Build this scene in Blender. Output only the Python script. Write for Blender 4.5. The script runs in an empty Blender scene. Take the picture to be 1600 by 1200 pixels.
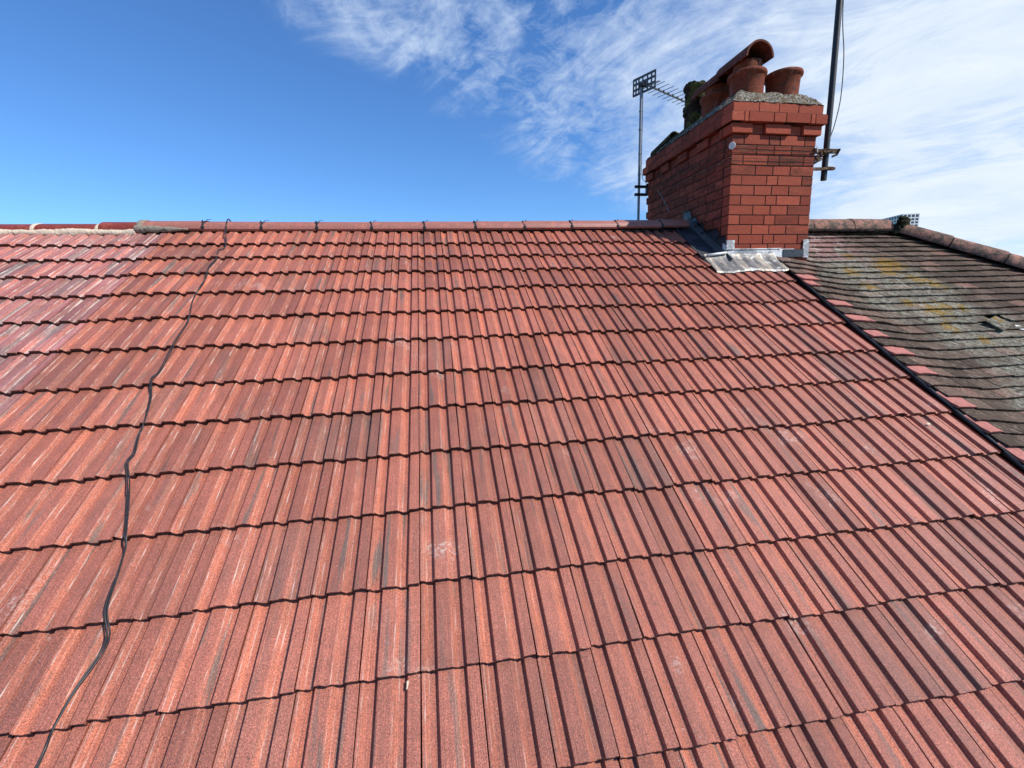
import bpy, bmesh, math, random
import numpy as np
from mathutils import Vector, Matrix, noise as mnoise
random.seed(7); rng = np.random.default_rng(7)
S = bpy.context.scene
COL = S.collection

# ------------------------------------------------------------------ camera
CAM = np.array([0.11350578, -2.4374117, 0.54876073])
W2C = [[0.9857699399371648, -0.1660631227415179, -0.02608955311258075],
       [-0.054346738161098036, -0.16796997659466356, -0.9842929030598754],
       [0.15907249154875164, 0.9717042380416603, -0.17460474278881616]]
cd = bpy.data.cameras.new('camera'); cam = bpy.data.objects.new('camera', cd); COL.objects.link(cam)
X_, Y_, Z_ = Vector(W2C[0]), -Vector(W2C[1]), -Vector(W2C[2])
cam.matrix_world = Matrix(((X_[0], Y_[0], Z_[0], CAM[0]), (X_[1], Y_[1], Z_[1], CAM[1]), (X_[2], Y_[2], Z_[2], CAM[2]), (0, 0, 0, 1)))
cd.sensor_width = 36; cd.sensor_fit = 'HORIZONTAL'; cd.lens = 36 * 706.525 / 1600
cd.clip_start = 0.02; cd.clip_end = 6000
S.camera = cam

# ------------------------------------------------------------------ light
SUN = Vector((1.0, -0.70, 1.20)).normalized()
sd = bpy.data.lights.new('sun', 'SUN'); sd.energy = 5.0; sd.angle = math.radians(0.5); sd.color = (1.0, 0.95, 0.87)
so = bpy.data.objects.new('sun', sd); COL.objects.link(so)
so.rotation_euler = SUN.to_track_quat('Z', 'Y').to_euler()
S.view_settings.view_transform = 'Standard'; S.view_settings.look = 'None'
S.view_settings.exposure = 0.14; S.view_settings.gamma = 1.0; S.view_settings.use_curve_mapping = False


class NT:
    """tiny node helper"""
    def __init__(s, tree): s.t = tree; s.t.nodes.clear()
    def n(s, typ, **kw):
        nd = s.t.nodes.new(typ)
        for k, v in kw.items(): setattr(nd, k, v)
        return nd
    def put(s, sock, v):
        if v is None: return
        if isinstance(v, bpy.types.NodeSocket): s.t.links.new(v, sock)
        else:
            if hasattr(sock.default_value, '__len__') and not hasattr(v, '__len__'): v = (v,) * len(sock.default_value)
            if hasattr(v, '__len__') and len(sock.default_value) == 4 and len(v) == 3: v = tuple(v) + (1,)
            sock.default_value = v
    def math(s, op, a, b=None, c=None, clamp=False):
        nd = s.n('ShaderNodeMath', operation=op, use_clamp=clamp)
        s.put(nd.inputs[0], a); s.put(nd.inputs[1], b)
        if c is not None: s.put(nd.inputs[2], c)
        return nd.outputs[0]
    def vm(s, op, a, b=None, out=0):
        nd = s.n('ShaderNodeVectorMath', operation=op); s.put(nd.inputs[0], a)
        if b is not None: s.put(nd.inputs[1], b)
        return nd.outputs[out]
    def mr(s, v, a, b, c=0.0, d=1.0, smooth=False):
        nd = s.n('ShaderNodeMapRange', clamp=True)
        if smooth: nd.interpolation_type = 'SMOOTHSTEP'
        s.put(nd.inputs[0], v); nd.inputs[1].default_value = a; nd.inputs[2].default_value = b
        nd.inputs[3].default_value = c; nd.inputs[4].default_value = d
        return nd.outputs[0]
    def xyz(s, x, y, z):
        nd = s.n('ShaderNodeCombineXYZ'); s.put(nd.inputs[0], x); s.put(nd.inputs[1], y); s.put(nd.inputs[2], z); return nd.outputs[0]
    def sep(s, v):
        nd = s.n('ShaderNodeSeparateXYZ'); s.put(nd.inputs[0], v); return nd.outputs
    def noise(s, vec, scale=1.0, detail=3.0, rough=0.55, dist=0.0):
        nd = s.n('ShaderNodeTexNoise'); s.put(nd.inputs['Vector'], vec)
        nd.inputs['Scale'].default_value = scale; nd.inputs['Detail'].default_value = detail
        nd.inputs['Roughness'].default_value = rough; nd.inputs['Distortion'].default_value = dist
        return nd.outputs[0]
    def mix(s, f, a, b, typ='MIX'):
        nd = s.n('ShaderNodeMix', data_type='RGBA', blend_type=typ)
        s.put(nd.inputs[0], f); s.put(nd.inputs[6], a); s.put(nd.inputs[7], b); return nd.outputs[2]
    def attr(s, name):
        return s.n('ShaderNodeAttribute', attribute_name=name).outputs
    def ramp(s, v, stops, interp='LINEAR'):
        nd = s.n('ShaderNodeValToRGB'); s.put(nd.inputs[0], v); cr = nd.color_ramp; cr.interpolation = interp
        while len(cr.elements) < len(stops): cr.elements.new(0.5)
        for e, (p, c) in zip(cr.elements, stops):
            e.position = p; e.color = (c, c, c, 1) if not hasattr(c, '__len__') else tuple(c) + (1,)
        return nd.outputs[0]
    def bump(s, h, strength=0.5, dist=0.01):
        nd = s.n('ShaderNodeBump'); s.put(nd.inputs['Height'], h)
        nd.inputs['Strength'].default_value = strength; nd.inputs['Distance'].default_value = dist
        return nd.outputs[0]
    def bsdf(s, col, rough=0.7, metal=0.0, spec=0.5, normal=None):
        b = s.n('ShaderNodeBsdfPrincipled'); s.put(b.inputs['Base Color'], col); s.put(b.inputs['Roughness'], rough)
        s.put(b.inputs['Metallic'], metal); s.put(b.inputs['Specular IOR Level'], spec)
        if normal is not None: s.put(b.inputs['Normal'], normal)
        o = s.n('ShaderNodeOutputMaterial'); s.t.links.new(b.outputs[0], o.inputs[0]); return b


# ------------------------------------------------------------------ world: blue sky with high cloud
wd = bpy.data.worlds.new('World'); S.world = wd; wd.use_nodes = True
w = NT(wd.node_tree)
sky = w.n('ShaderNodeTexSky', sky_type='NISHITA', sun_disc=False)
sky.sun_elevation = math.asin(SUN.z); sky.sun_rotation = math.atan2(SUN.x, SUN.y)
sky.air_density = 1.0; sky.dust_density = 0.25; sky.ozone_density = 2.2
DIR = w.n('ShaderNodeTexCoord').outputs['Generated']
dx, dy, dz = w.sep(DIR)
den = w.math('ADD', w.math('MAXIMUM', dz, 0.0), 0.30)
P = w.xyz(w.math('DIVIDE', dx, den), w.math('DIVIDE', dy, den), 0.0)
rot = w.n('ShaderNodeVectorRotate', rotation_type='Z_AXIS'); w.put(rot.inputs['Vector'], P); rot.inputs['Angle'].default_value = math.radians(-38)
q = w.vm('MULTIPLY', rot.outputs[0], (1.0, 0.42, 1.0))
n_big = w.noise(P, 1.7, 4, 0.55, 0.4)
n_wis = w.noise(q, 5.2, 10, 0.70, 0.8)
n_fine = w.noise(w.vm('MULTIPLY', rot.outputs[0], (1.0, 0.6, 1.0)), 17.0, 6, 0.65, 0.6)
side = w.vm('DOT_PRODUCT', DIR, (0.4212, -0.3546, 0.8348), out=1)      # great circle bounding the clouds
cov = w.mr(w.math('ADD', side, w.math('MULTIPLY', w.math('SUBTRACT', n_wis, 0.5), 0.16)), -0.03, 0.07, 0.0, 1.0, True)
thick = w.math('MULTIPLY', w.mr(dx, 0.25, 0.75), w.mr(side, 0.0, 0.15))
n_puff = w.noise(P, 13.0, 7, 0.66, 0.5)
dens = w.math('ADD', w.math('MULTIPLY', n_wis, 0.60), w.math('MULTIPLY', n_fine, 0.10))
dens = w.math('ADD', dens, w.math('MULTIPLY', w.math('SUBTRACT', n_puff, 0.5), w.mr(dx, 0.62, 0.25, 0.12, 0.62)))
dens = w.math('ADD', dens, w.math('MULTIPLY', n_big, 0.55))
dens = w.math('ADD', w.math('SUBTRACT', dens, 0.545), w.math('MULTIPLY', thick, 0.24))
mask = w.math('MULTIPLY', w.math('MULTIPLY', w.mr(dens, -0.03, 0.31, 0.0, 1.0, False), cov), w.mr(dy, -0.25, 0.15))
hs = w.n('ShaderNodeHueSaturation'); hs.inputs['Saturation'].default_value = 1.05; hs.inputs['Hue'].default_value = 0.5
w.t.links.new(sky.outputs[0], hs.inputs['Color'])
ccol = w.mix(thick, (6.2, 7.4, 9.2), (8.2, 8.9, 9.6))
ccol = w.mix(w.mr(n_wis, 0.35, 0.65), w.mix(1.0, ccol, (0.80, 0.86, 0.93), 'MULTIPLY'), ccol)
fin = w.mix(w.math('MULTIPLY', mask, 0.93), w.mix(1.0, hs.outputs[0], (0.74, 1.15, 1.62), 'MULTIPLY'), ccol)
bg = w.n('ShaderNodeBackground'); w.t.links.new(fin, bg.inputs[0]); bg.inputs[1].default_value = 0.10
wo = w.n('ShaderNodeOutputWorld'); w.t.links.new(bg.outputs[0], wo.inputs[0])

# ------------------------------------------------------------------ roof frame
TH = math.radians(33.0); CT, ST = math.cos(TH), math.sin(TH)
def rw(x, v, h=0.0):
    """x along the ridge, v metres down the slope, h above the roof plane -> world"""
    return (x, -v * CT - h * ST, -v * ST + h * CT)
def rwa(a, sag=False):
    a = np.asarray(a, float); x, v, h = a[:, 0], a[:, 1], a[:, 2]
    if sag: h = h + .0035 * np.sin(x * 2.3 + 1.1 * v) + .0025 * np.sin(x * 5.1 - v * 2.2 + 1)
    return np.stack([x, -v * CT - h * ST, -v * ST + h * CT], 1)
YR = 1.96; ZR = YR * ST / CT           # ridge line of the tile plane


class MB:
    """mesh collector: shapes in world coordinates, per-vertex tint and tuv attributes"""
    def __init__(s): s.v = []; s.f = []; s.c = []; s.t = []; s.n = 0
    def add(s, v, f, tint=(0.5, 0.5, 0.5), tuv=None):
        v = np.asarray(v, float); k = len(v)
        s.v.append(v); s.f += [tuple(int(i) + s.n for i in q) for q in f]
        s.c.append(np.tile(np.array(tuple(tint) + (1.0,), float), (k, 1)))
        s.t.append(np.zeros((k, 3)) if tuv is None else np.asarray(tuv, float)); s.n += k
    def box(s, c, size, R=None, tint=(.5, .5, .5), jit=0.0, bev=0.0):
        h = np.array(size, float) / 2
        if bev > 0:
            b = bev; v = []
            for sx in (-1, 1):
                for sy in (-1, 1):
                    for sz in (-1, 1):
                        v += [(sx * (h[0]), sy * (h[1] - b), sz * (h[2] - b)), (sx * (h[0] - b), sy * h[1], sz * (h[2] - b)), (sx * (h[0] - b), sy * (h[1] - b), sz * h[2])]
            idx = lambda sx, sy, sz, a: (((sx > 0) * 4 + (sy > 0) * 2 + (sz > 0)) * 3 + a)
            f = []
            for sg in (-1, 1):
                for ax in range(3):
                    o = [(-1, -1), (1, -1), (1, 1), (-1, 1)]
                    if (sg < 0) ^ (ax == 1): o = o[::-1]
                    q = []
                    for a, b2 in o:
                        t = [0, 0, 0]; t[ax] = sg; oth = [i for i in range(3) if i != ax]; t[oth[0]] = a; t[oth[1]] = b2
                        q.append(idx(*t, ax))
                    f.append(q)
            for ax in range(3):
                oth = [i for i in range(3) if i != ax]
                for a in (-1, 1):
                    for b2 in (-1, 1):
                        t0 = [0, 0, 0]; t0[oth[0]] = a; t0[oth[1]] = b2; t1 = list(t0); t0[ax] = -1; t1[ax] = 1
                        f.append([idx(*t0, oth[0]), idx(*t1, oth[0]), idx(*t1, oth[1]), idx(*t0, oth[1])])
            for sx in (-1, 1):
                for sy in (-1, 1):
                    for sz in (-1, 1): f.append([idx(sx, sy, sz, a) for a in (0, 1, 2)])
        else:
            v = [(sx * h[0], sy * h[1], sz * h[2]) for sx in (-1, 1) for sy in (-1, 1) for sz in (-1, 1)]
            f = [(0, 1, 3, 2), (4, 6, 7, 5), (0, 4, 5, 1), (2, 3, 7, 6), (0, 2, 6, 4), (1, 5, 7, 3)]
        v = np.array(v)
        if jit: v = v + rng.normal(0, jit, v.shape)
        if R is not None: v = v @ np.array(R).T
        s.add(v + np.array(c), f, tint)
    def tube(s, pts, r, n=10, cap=True, tint=(.5, .5, .5)):
        P = [Vector(p) for p in pts]; rr = r if hasattr(r, '__len__') else [r] * len(P)
        V = []; prev = None
        for i, p in enumerate(P):
            d = (P[min(i + 1, len(P) - 1)] - P[max(i - 1, 0)]).normalized()
            a = d.orthogonal().normalized() if prev is None else (prev - d * prev.dot(d)).normalized()
            prev = a; b = d.cross(a)
            for k in range(n):
                t = 2 * math.pi * k / n; V.append(p + (a * math.cos(t) + b * math.sin(t)) * rr[i])
        F = [(i * n + k, i * n + (k + 1) % n, (i + 1) * n + (k + 1) % n, (i + 1) * n + k) for i in range(len(P) - 1) for k in range(n)]
        if cap: F += [tuple(range(n))[::-1], tuple((len(P) - 1) * n + k for k in range(n))]
        s.add(np.array(V), F, tint)
    def lathe(s, c, prof, n=40, wob=0.0, tint=(.5, .5, .5), closed=False):
        V = []; F = []; m = len(prof)
        for i, (r, z) in enumerate(prof):
            for k in range(n):
                t = 2 * math.pi * k / n; rr = r * (1 + wob * math.sin(3 * t + z * 9))
                V.append((c[0] + rr * math.cos(t), c[1] + rr * math.sin(t), c[2] + z))
        mm = m if closed else m - 1
        F = [(i * n + k, i * n + (k + 1) % n, ((i + 1) % m) * n + (k + 1) % n, ((i + 1) % m) * n + k) for i in range(mm) for k in range(n)]
        s.add(V, F, tint)
    def build(s, name, mat, parent=None, smooth=False, label=None):
        V = np.concatenate(s.v) if s.v else np.zeros((0, 3))
        org = np.array(parent_origin(parent)) if parent else V.mean(0) * 0
        me = bpy.data.meshes.new(name); me.from_pydata((V - org).tolist(), [], s.f); me.update()
        a = me.attributes.new('tint', 'FLOAT_COLOR', 'POINT'); a.data.foreach_set('color', np.concatenate(s.c).ravel().astype(np.float32))
        a = me.attributes.new('tuv', 'FLOAT_VECTOR', 'POINT'); a.data.foreach_set('vector', np.concatenate(s.t).ravel().astype(np.float32))
        bm = bmesh.new(); bm.from_mesh(me); bmesh.ops.recalc_face_normals(bm, faces=bm.faces); bm.to_mesh(me); bm.free()
        if smooth: me.shade_smooth() if smooth is True else (me.shade_smooth(), me.set_sharp_from_angle(angle=math.radians(smooth)))
        me.materials.append(mat)
        o = bpy.data.objects.new(name, me); COL.objects.link(o)
        if parent: o.parent = parent
        if label: o['label'] = label
        return o
def parent_origin(p):
    v = Vector((0, 0, 0))
    while p is not None: v = v + p.location; p = p.parent
    return v
def thing(name, label, cat, loc, group=None):
    o = bpy.data.objects.new(name, None); o.empty_display_size = 0.1; COL.objects.link(o); o.location = loc
    o['label'] = label; o['category'] = cat
    if group: o['group'] = group
    return o
def mat(name):
    m = bpy.data.materials.new(name); m.use_nodes = True; return m, NT(m.node_tree)
def spline(pts, n=6):
    P = [np.array(p, float) for p in pts]; P = [2 * P[0] - P[1]] + P + [2 * P[-1] - P[-2]]; out = []
    for i in range(1, len(P) - 2):
        for k in range(n):
            t = k / n; a, b, c, d = P[i - 1:i + 3]
            out.append(0.5 * ((2 * b) + (c - a) * t + (2 * a - 5 * b + 4 * c - d) * t * t + (3 * b - a - 3 * c + d) * t ** 3))
    out.append(P[-2]); return out


# ------------------------------------------------------------------ materials
def m_tile(name, plain, orange, grey, white_amt, grey_amt, pink=None):
    m, t = mat(name)
    tuv = t.sep(t.attr('tuv')[1]); u, v = tuv[0], tuv[1]
    R, G, B = t.sep(t.attr('tint')[1])
    obj = t.n('ShaderNodeNewGeometry').outputs['Position']; ox = t.sep(obj)[0]
    s1 = t.noise(t.xyz(t.math('MULTIPLY_ADD', u, 13.0, t.math('MULTIPLY', R, 60.0)), t.math('MULTIPLY', v, 1.6), t.math('MULTIPLY', G, 30.0)), 1.0, 3, 0.55)
    s2 = t.noise(t.xyz(t.math('MULTIPLY_ADD', u, 105.0, t.math('MULTIPLY', G, 60.0)), t.math('MULTIPLY', v, 2.6), t.math('MULTIPLY', B, 30.0)), 1.0, 4, 0.6)
    s3 = t.noise(t.xyz(t.math('MULTIPLY_ADD', u, 6.5, t.math('MULTIPLY', B, 90.0)), t.math('MULTIPLY', v, 2.0), t.math('MULTIPLY', R, 30.0)), 1.0, 3, 0.5)
    gr = t.noise(obj, 230.0, 3, 0.75); pat = t.noise(obj, 11.0, 4, 0.6); grc = t.noise(obj, 900.0, 1, 0.6)
    # slurry ran warm down the gentle slopes and pans, plain brown on the flats
    pm = t.ramp(u, [(0.0, 0.2), (0.05, 0.55), (0.10, 0.9), (0.25, 0.45), (0.30, 0.12), (0.50, 0.15), (0.58, 0.80), (0.66, 0.75), (0.75, 0.35), (0.80, 0.03), (1.0, 0.0)])
    warm = t.math('MULTIPLY', t.mr(t.math('MULTIPLY_ADD', s1, 0.8, t.math('MULTIPLY', pm, 0.55)), 0.45, 1.10), t.mr(B, 0.0, 1.0, 0.25, 0.95))
    col = t.mix(warm, plain, orange)
    if pink: col = t.mix(t.math('MULTIPLY', t.mr(s1, 0.45, 0.6), t.mr(pm, 0.1, 0.5, 1.0, 0.2)), col, pink)
    gm = t.math('MULTIPLY', t.mr(s3, 0.60 - grey_amt, 0.68 - grey_amt), t.mr(u, 0.80, 0.84, 1.0, 0.25))
    gm = t.math('MULTIPLY', gm, t.mr(G, 0.0, 1.0, 0.15, 0.95))
    gm = t.math('MAXIMUM', gm, t.math('MULTIPLY', t.mr(t.math('FRACT', t.math('MULTIPLY', G, 7.3)), 0.90, 0.99), t.mr(s3, 0.38, 0.55, 0.08, 0.45)))
    col = t.mix(gm, col, grey)
    col = t.mix(1.0, col, t.ramp(s2, [(0.28, 0.62), (0.5, 1.0), (0.72, 1.32)]), 'MULTIPLY')
    col = t.mix(1.0, col, t.ramp(gr, [(0.32, 0.44), (0.5, 0.98), (0.68, 1.80)]), 'MULTIPLY')
    col = t.mix(1.0, col, t.ramp(pat, [(0.25, 0.86), (0.75, 1.12)]), 'MULTIPLY')
    col = t.mix(1.0, col, t.ramp(R, [(0.0, 0.76), (1.0, 1.18)]), 'MULTIPLY')
    # rain-washed dirt gathered towards the lower edge and in the pans, in patches
    rn = t.noise(t.xyz(t.math('MULTIPLY', t.sep(obj)[0], 9.0), t.math('MULTIPLY', t.sep(obj)[1], 1.8), 0.0), 1.0, 5, 0.65)
    col = t.mix(t.mr(rn, 0.52, 0.72, 0.0, 0.42), col, (0.13, 0.062, 0.046))
    # thin chalky bloom along the arrises
    ln = t.ramp(u, [(0.030, 0), (0.055, 1), (0.075, 0), (0.115, 0), (0.13, .9), (0.15, 0), (0.53, 0), (0.545, 1), (0.565, 0), (0.61, 0), (0.63, 1), (0.65, 0.05), (0.72, 0.0)])
    brk = t.mr(t.noise(t.xyz(t.math('MULTIPLY', u, 40.0), t.math('MULTIPLY_ADD', v, 9.0, t.math('MULTIPLY', R, 90.0)), B), 1.0, 4, 0.7), 0.52, 0.64)
    lft = t.mr(ox, -0.9, 0.9, 1.0, 0.12)
    wm = t.math('MULTIPLY', t.math('MULTIPLY', ln, brk), t.math('MULTIPLY', lft, white_amt), clamp=True)
    if white_amt > 2:
        br2 = t.mr(t.noise(t.xyz(t.math('MULTIPLY', u, 9.0), t.math('MULTIPLY_ADD', v, 3.0, t.math('MULTIPLY', G, 90.0)), R), 1.0, 4, 0.65), 0.48, 0.58)
        ln2 = t.ramp(u, [(0.09, 0), (0.135, 1), (0.19, .9), (0.24, 0), (0.60, 0), (0.645, 1), (0.70, .8), (0.74, 0)])
        near = t.mr(ox, -3.0, -2.05, 0.25, 1.0)
        wm = t.math('MAXIMUM', wm, t.math('MULTIPLY', t.math('MULTIPLY', br2, ln2), near), clamp=True)
    # broad chalky scuffs
    sc = t.math('MULTIPLY', t.mr(t.noise(obj, 3.3, 3, 0.5), 0.655, 0.72), t.mr(t.noise(obj, 70.0, 4, 0.75), 0.48, 0.62))
    wm = t.math('MAXIMUM', wm, t.math('MULTIPLY', sc, 0.55))
    spk = t.mr(t.noise(obj, 120.0, 2, 0.5), 0.735, 0.77)
    wm = t.math('MAXIMUM', wm, t.math('MULTIPLY', spk, 0.6))
    col = t.mix(wm, col, (0.66, 0.54, 0.46))
    drt = t.math('MULTIPLY', t.mr(t.noise(obj, 60.0, 2, 0.5), 0.70, 0.76), 0.6)
    col = t.mix(drt, col, (0.05, 0.03, 0.025))
    # nose of each tile: shade of the downslope edge painted in as darker colour
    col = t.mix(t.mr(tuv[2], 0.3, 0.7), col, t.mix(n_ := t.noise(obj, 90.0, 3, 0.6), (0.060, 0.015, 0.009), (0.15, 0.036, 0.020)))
    bh = t.math('ADD', t.math('MULTIPLY', gr, 0.8), t.math('ADD', t.math('MULTIPLY', s2, 0.6), t.math('MULTIPLY', grc, 0.5)))
    t.bsdf(col, t.mr(gr, 0.3, 0.7, 0.34, 0.52), 0, 0.62, t.bump(bh, 0.8, 0.0032))
    return m
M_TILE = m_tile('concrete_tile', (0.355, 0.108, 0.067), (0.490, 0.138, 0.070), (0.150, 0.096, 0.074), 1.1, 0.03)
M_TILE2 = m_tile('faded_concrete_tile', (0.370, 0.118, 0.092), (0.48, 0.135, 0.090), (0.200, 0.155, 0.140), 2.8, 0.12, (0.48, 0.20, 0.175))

def m_simple(name, col, rough=0.7, metal=0.0, var=0.25, scale=30.0, spec=0.4, bump=0.3, bd=0.003, col2=None, edge=(0.5, 0.62)):
    m, t = mat(name); obj = t.n('ShaderNodeNewGeometry').outputs['Position']
    n1 = t.noise(obj, scale, 5, 0.6); n2 = t.noise(obj, scale * 0.2, 3, 0.5)
    c = t.mix(1.0, col, t.ramp(n1, [(0.25, 1 - var), (0.75, 1 + var)]), 'MULTIPLY')
    if col2: c = t.mix(t.mr(t.math('MULTIPLY_ADD', n2, 0.7, t.math('MULTIPLY', n1, 0.3)), edge[0], edge[1]), c, col2)
    t.bsdf(c, rough, metal, spec, t.bump(n1, bump, bd)); return m
M_RIDGE = m_simple('ridge_concrete', (0.31, 0.115, 0.085), 0.5, 0, 0.28, 90, 0.5, 0.4, 0.002, (0.40, 0.14, 0.095))
M_RIDGE2 = m_simple('maroon_ridge', (0.20, 0.036, 0.024), 0.45, 0, 0.3, 60, 0.3, 0.3, 0.002, (0.28, 0.062, 0.038))
M_BLACK = m_simple('black_plastic', (0.012, 0.012, 0.013), 0.45, 0, 0.3, 60, 0.5)
M_DRYV = m_simple('black_verge_plastic', (0.018, 0.019, 0.021), 0.38, 0, 0.3, 30, 0.6, 0.2, 0.002)
M_CREAM = m_simple('cream_mortar', (0.62, 0.50, 0.37), 0.9, 0, 0.2, 70, 0.2, 0.8, 0.006)
M_GREYM = m_simple('grey_mortar', (0.24, 0.20, 0.155), 0.95, 0, 0.35, 60, 0.2, 0.9, 0.008)
M_UNDER = m_simple('roofing_felt', (0.015, 0.012, 0.011), 0.95, 0, 0.2, 20, 0.1)
M_CABLE = m_simple('black_cable', (0.022, 0.021, 0.022), 0.42, 0, 0.3, 40, 0.5, 0.1)
M_MAST = m_simple('galvanised_mast', (0.20, 0.205, 0.21), 0.42, 0.5, 0.25, 50, 0.5, 0.2, 0.001)
M_ALU = m_simple('dull_aluminium', (0.075, 0.08, 0.085), 0.5, 0.3, 0.2, 60, 0.5, 0.1, 0.001)
M_STEELD = m_simple('dark_painted_steel', (0.022, 0.020, 0.020), 0.5, 0.2, 0.5, 40, 0.5, 0.4, 0.002, (0.06, 0.035, 0.022), (0.56, 0.66))
M_RUST = m_simple('rusty_steel', (0.10, 0.055, 0.035), 0.85, 0.2, 0.5, 60, 0.3, 0.8, 0.004, (0.22, 0.17, 0.13))
M_WHITEP = m_simple('white_plastic', (0.62, 0.62, 0.58), 0.5, 0, 0.2, 60, 0.4)
M_LEAD = m_simple('weathered_lead', (0.040, 0.044, 0.052), 0.50, 0.2, 0.4, 25, 0.5, 0.5, 0.006, (0.11, 0.12, 0.135), (0.54, 0.68))
M_LEADW = m_simple('bleached_lead', (0.34, 0.34, 0.335), 0.5, 0.0, 0.3, 45, 0.5, 0.6, 0.006, (0.78, 0.76, 0.72), (0.45, 0.55))
M_WALL = m_simple('house_brick_wall', (0.25, 0.09, 0.06), 0.9, 0, 0.3, 12, 0.2)

def m_tray():
    m, t = mat('stained_lead_tray'); obj = t.n('ShaderNodeNewGeometry').outputs['Position']
    x, y, z = t.sep(obj)
    sk = t.noise(t.xyz(t.math('MULTIPLY', x, 14.0), t.math('MULTIPLY', y, 2.2), 0.0), 1.0, 5, 0.6, 0.3)
    n1 = t.noise(obj, 40, 5, 0.7); n2 = t.noise(obj, 9, 4, 0.6, 0.5)
    c = t.ramp(sk, [(0.36, (0.07, 0.07, 0.07)), (0.50, (0.19, 0.185, 0.18)), (0.58, (0.33, 0.27, 0.20)), (0.68, (0.60, 0.57, 0.52))])
    c = t.mix(t.mr(t.math('MULTIPLY_ADD', n1, 0.35, t.math('MULTIPLY', n2, 0.65)), 0.545, 0.62), c, (0.62, 0.60, 0.57))
    c = t.mix(t.mr(n2, 0.42, 0.30), c, (0.075, 0.078, 0.082))
    t.bsdf(c, t.mr(n1, 0.3, 0.7, 0.28, 0.6), 0.15, 0.6, t.bump(t.math('ADD', n1, n2), 0.6, 0.008)); return m
M_TRAY = m_tray()

def m_brick():
    m, t = mat('red_pressed_brick'); obj = t.n('ShaderNodeNewGeometry').outputs['Position']
    R, G, B = t.sep(t.attr('tint')[1])
    n1 = t.noise(obj, 45, 4, 0.6); n2 = t.noise(obj, 260, 3, 0.6); n3 = t.noise(t.vm('MULTIPLY', obj, (6, 6, 22)), 1.0, 3, 0.6)
    c = t.mix(R, (0.27, 0.055, 0.031), (0.40, 0.092, 0.050))
    c = t.mix(1.0, c, t.ramp(n1, [(0.25, 0.80), (0.75, 1.18)]), 'MULTIPLY')
    c = t.mix(1.0, c, t.ramp(n2, [(0.25, 0.85), (0.75, 1.15)]), 'MULTIPLY')
    soot_shade = t.math('MULTIPLY', B, t.mr(t.math('MULTIPLY_ADD', n1, 0.5, t.math('MULTIPLY', n3, 0.5)), 0.35, 0.58))  # real soot stains, plus shade painted onto the left face bricks
    c = t.mix(soot_shade, c, (0.085, 0.030, 0.020))
    wht = t.math('MULTIPLY', t.mr(t.noise(obj, 22, 5, 0.7), 0.66, 0.72), 0.35)
    c = t.mix(wht, c, (0.55, 0.42, 0.36))
    t.bsdf(c, 0.75, 0, 0.12, t.bump(t.math('ADD', n1, n2), 0.6, 0.004)); return m
M_BRICK = m_brick()
M_JOINT = m_simple('black_ash_mortar', (0.030, 0.022, 0.019), 0.95, 0, 0.5, 80, 0.1, 0.8, 0.003, (0.09, 0.06, 0.05), (0.6, 0.7))

def m_flaunch():
    m, t = mat('lichened_flaunching'); obj = t.n('ShaderNodeNewGeometry').outputs['Position']
    n1 = t.noise(obj, 55, 6, 0.75); n2 = t.noise(obj, 14, 4, 0.6); n3 = t.noise(obj, 130, 3, 0.7); y = t.sep(obj)[1]
    c = t.ramp(n1, [(0.38, (0.022, 0.019, 0.015)), (0.46, (0.13, 0.11, 0.08)), (0.54, (0.28, 0.25, 0.20)), (0.62, (0.52, 0.50, 0.43))])
    c = t.mix(t.mr(n2, 0.50, 0.62), c, (0.16, 0.115, 0.07))
    moss = t.math('MULTIPLY', t.mr(y, 2.0, 2.6), t.mr(n2, 0.35, 0.52))
    c = t.mix(moss, c, (0.045, 0.050, 0.020))
    t.bsdf(c, 0.95, 0, 0.1, t.bump(t.math('ADD', n1, n3), 1.0, 0.015)); return m
M_FLAUNCH = m_flaunch()

def m_pot(name, a, b, dark=0.3):
    m, t = mat(name); obj = t.n('ShaderNodeNewGeometry').outputs['Position']
    n1 = t.noise(obj, 24, 5, 0.6); n2 = t.noise(t.vm('MULTIPLY', obj, (8, 8, 90)), 1.0, 3, 0.5); n3 = t.noise(obj, 160, 3, 0.6)
    c = t.mix(t.mr(n2, 0.3, 0.7), a, b)
    c = t.mix(1.0, c, t.ramp(n1, [(0.25, 0.8), (0.75, 1.15)]), 'MULTIPLY')
    c = t.mix(t.math('MULTIPLY', t.mr(n1, 0.52, 0.66), dark), c, (0.055, 0.03, 0.022))
    c = t.mix(t.math('MULTIPLY', t.mr(t.noise(t.vm('MULTIPLY', obj, (30, 30, 5)), 1.0, 4, 0.6), 0.58, 0.66), 0.25), c, (0.40, 0.26, 0.19))
    t.bsdf(c, 0.75, 0, 0.12, t.bump(t.math('ADD', n1, n3), 0.5, 0.004)); return m
M_POT = m_pot('terracotta_pot', (0.150, 0.038, 0.019), (0.215, 0.056, 0.028), 0.8)
M_HOOD = m_pot('half_round_clay', (0.105, 0.030, 0.019), (0.165, 0.050, 0.031), 0.8)
M_MOSSPOT = m_simple('mossy_black_clay', (0.030, 0.022, 0.016), 0.9, 0, 0.5, 50, 0.2, 1.0, 0.012, (0.085, 0.095, 0.025), (0.48, 0.58))

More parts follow.
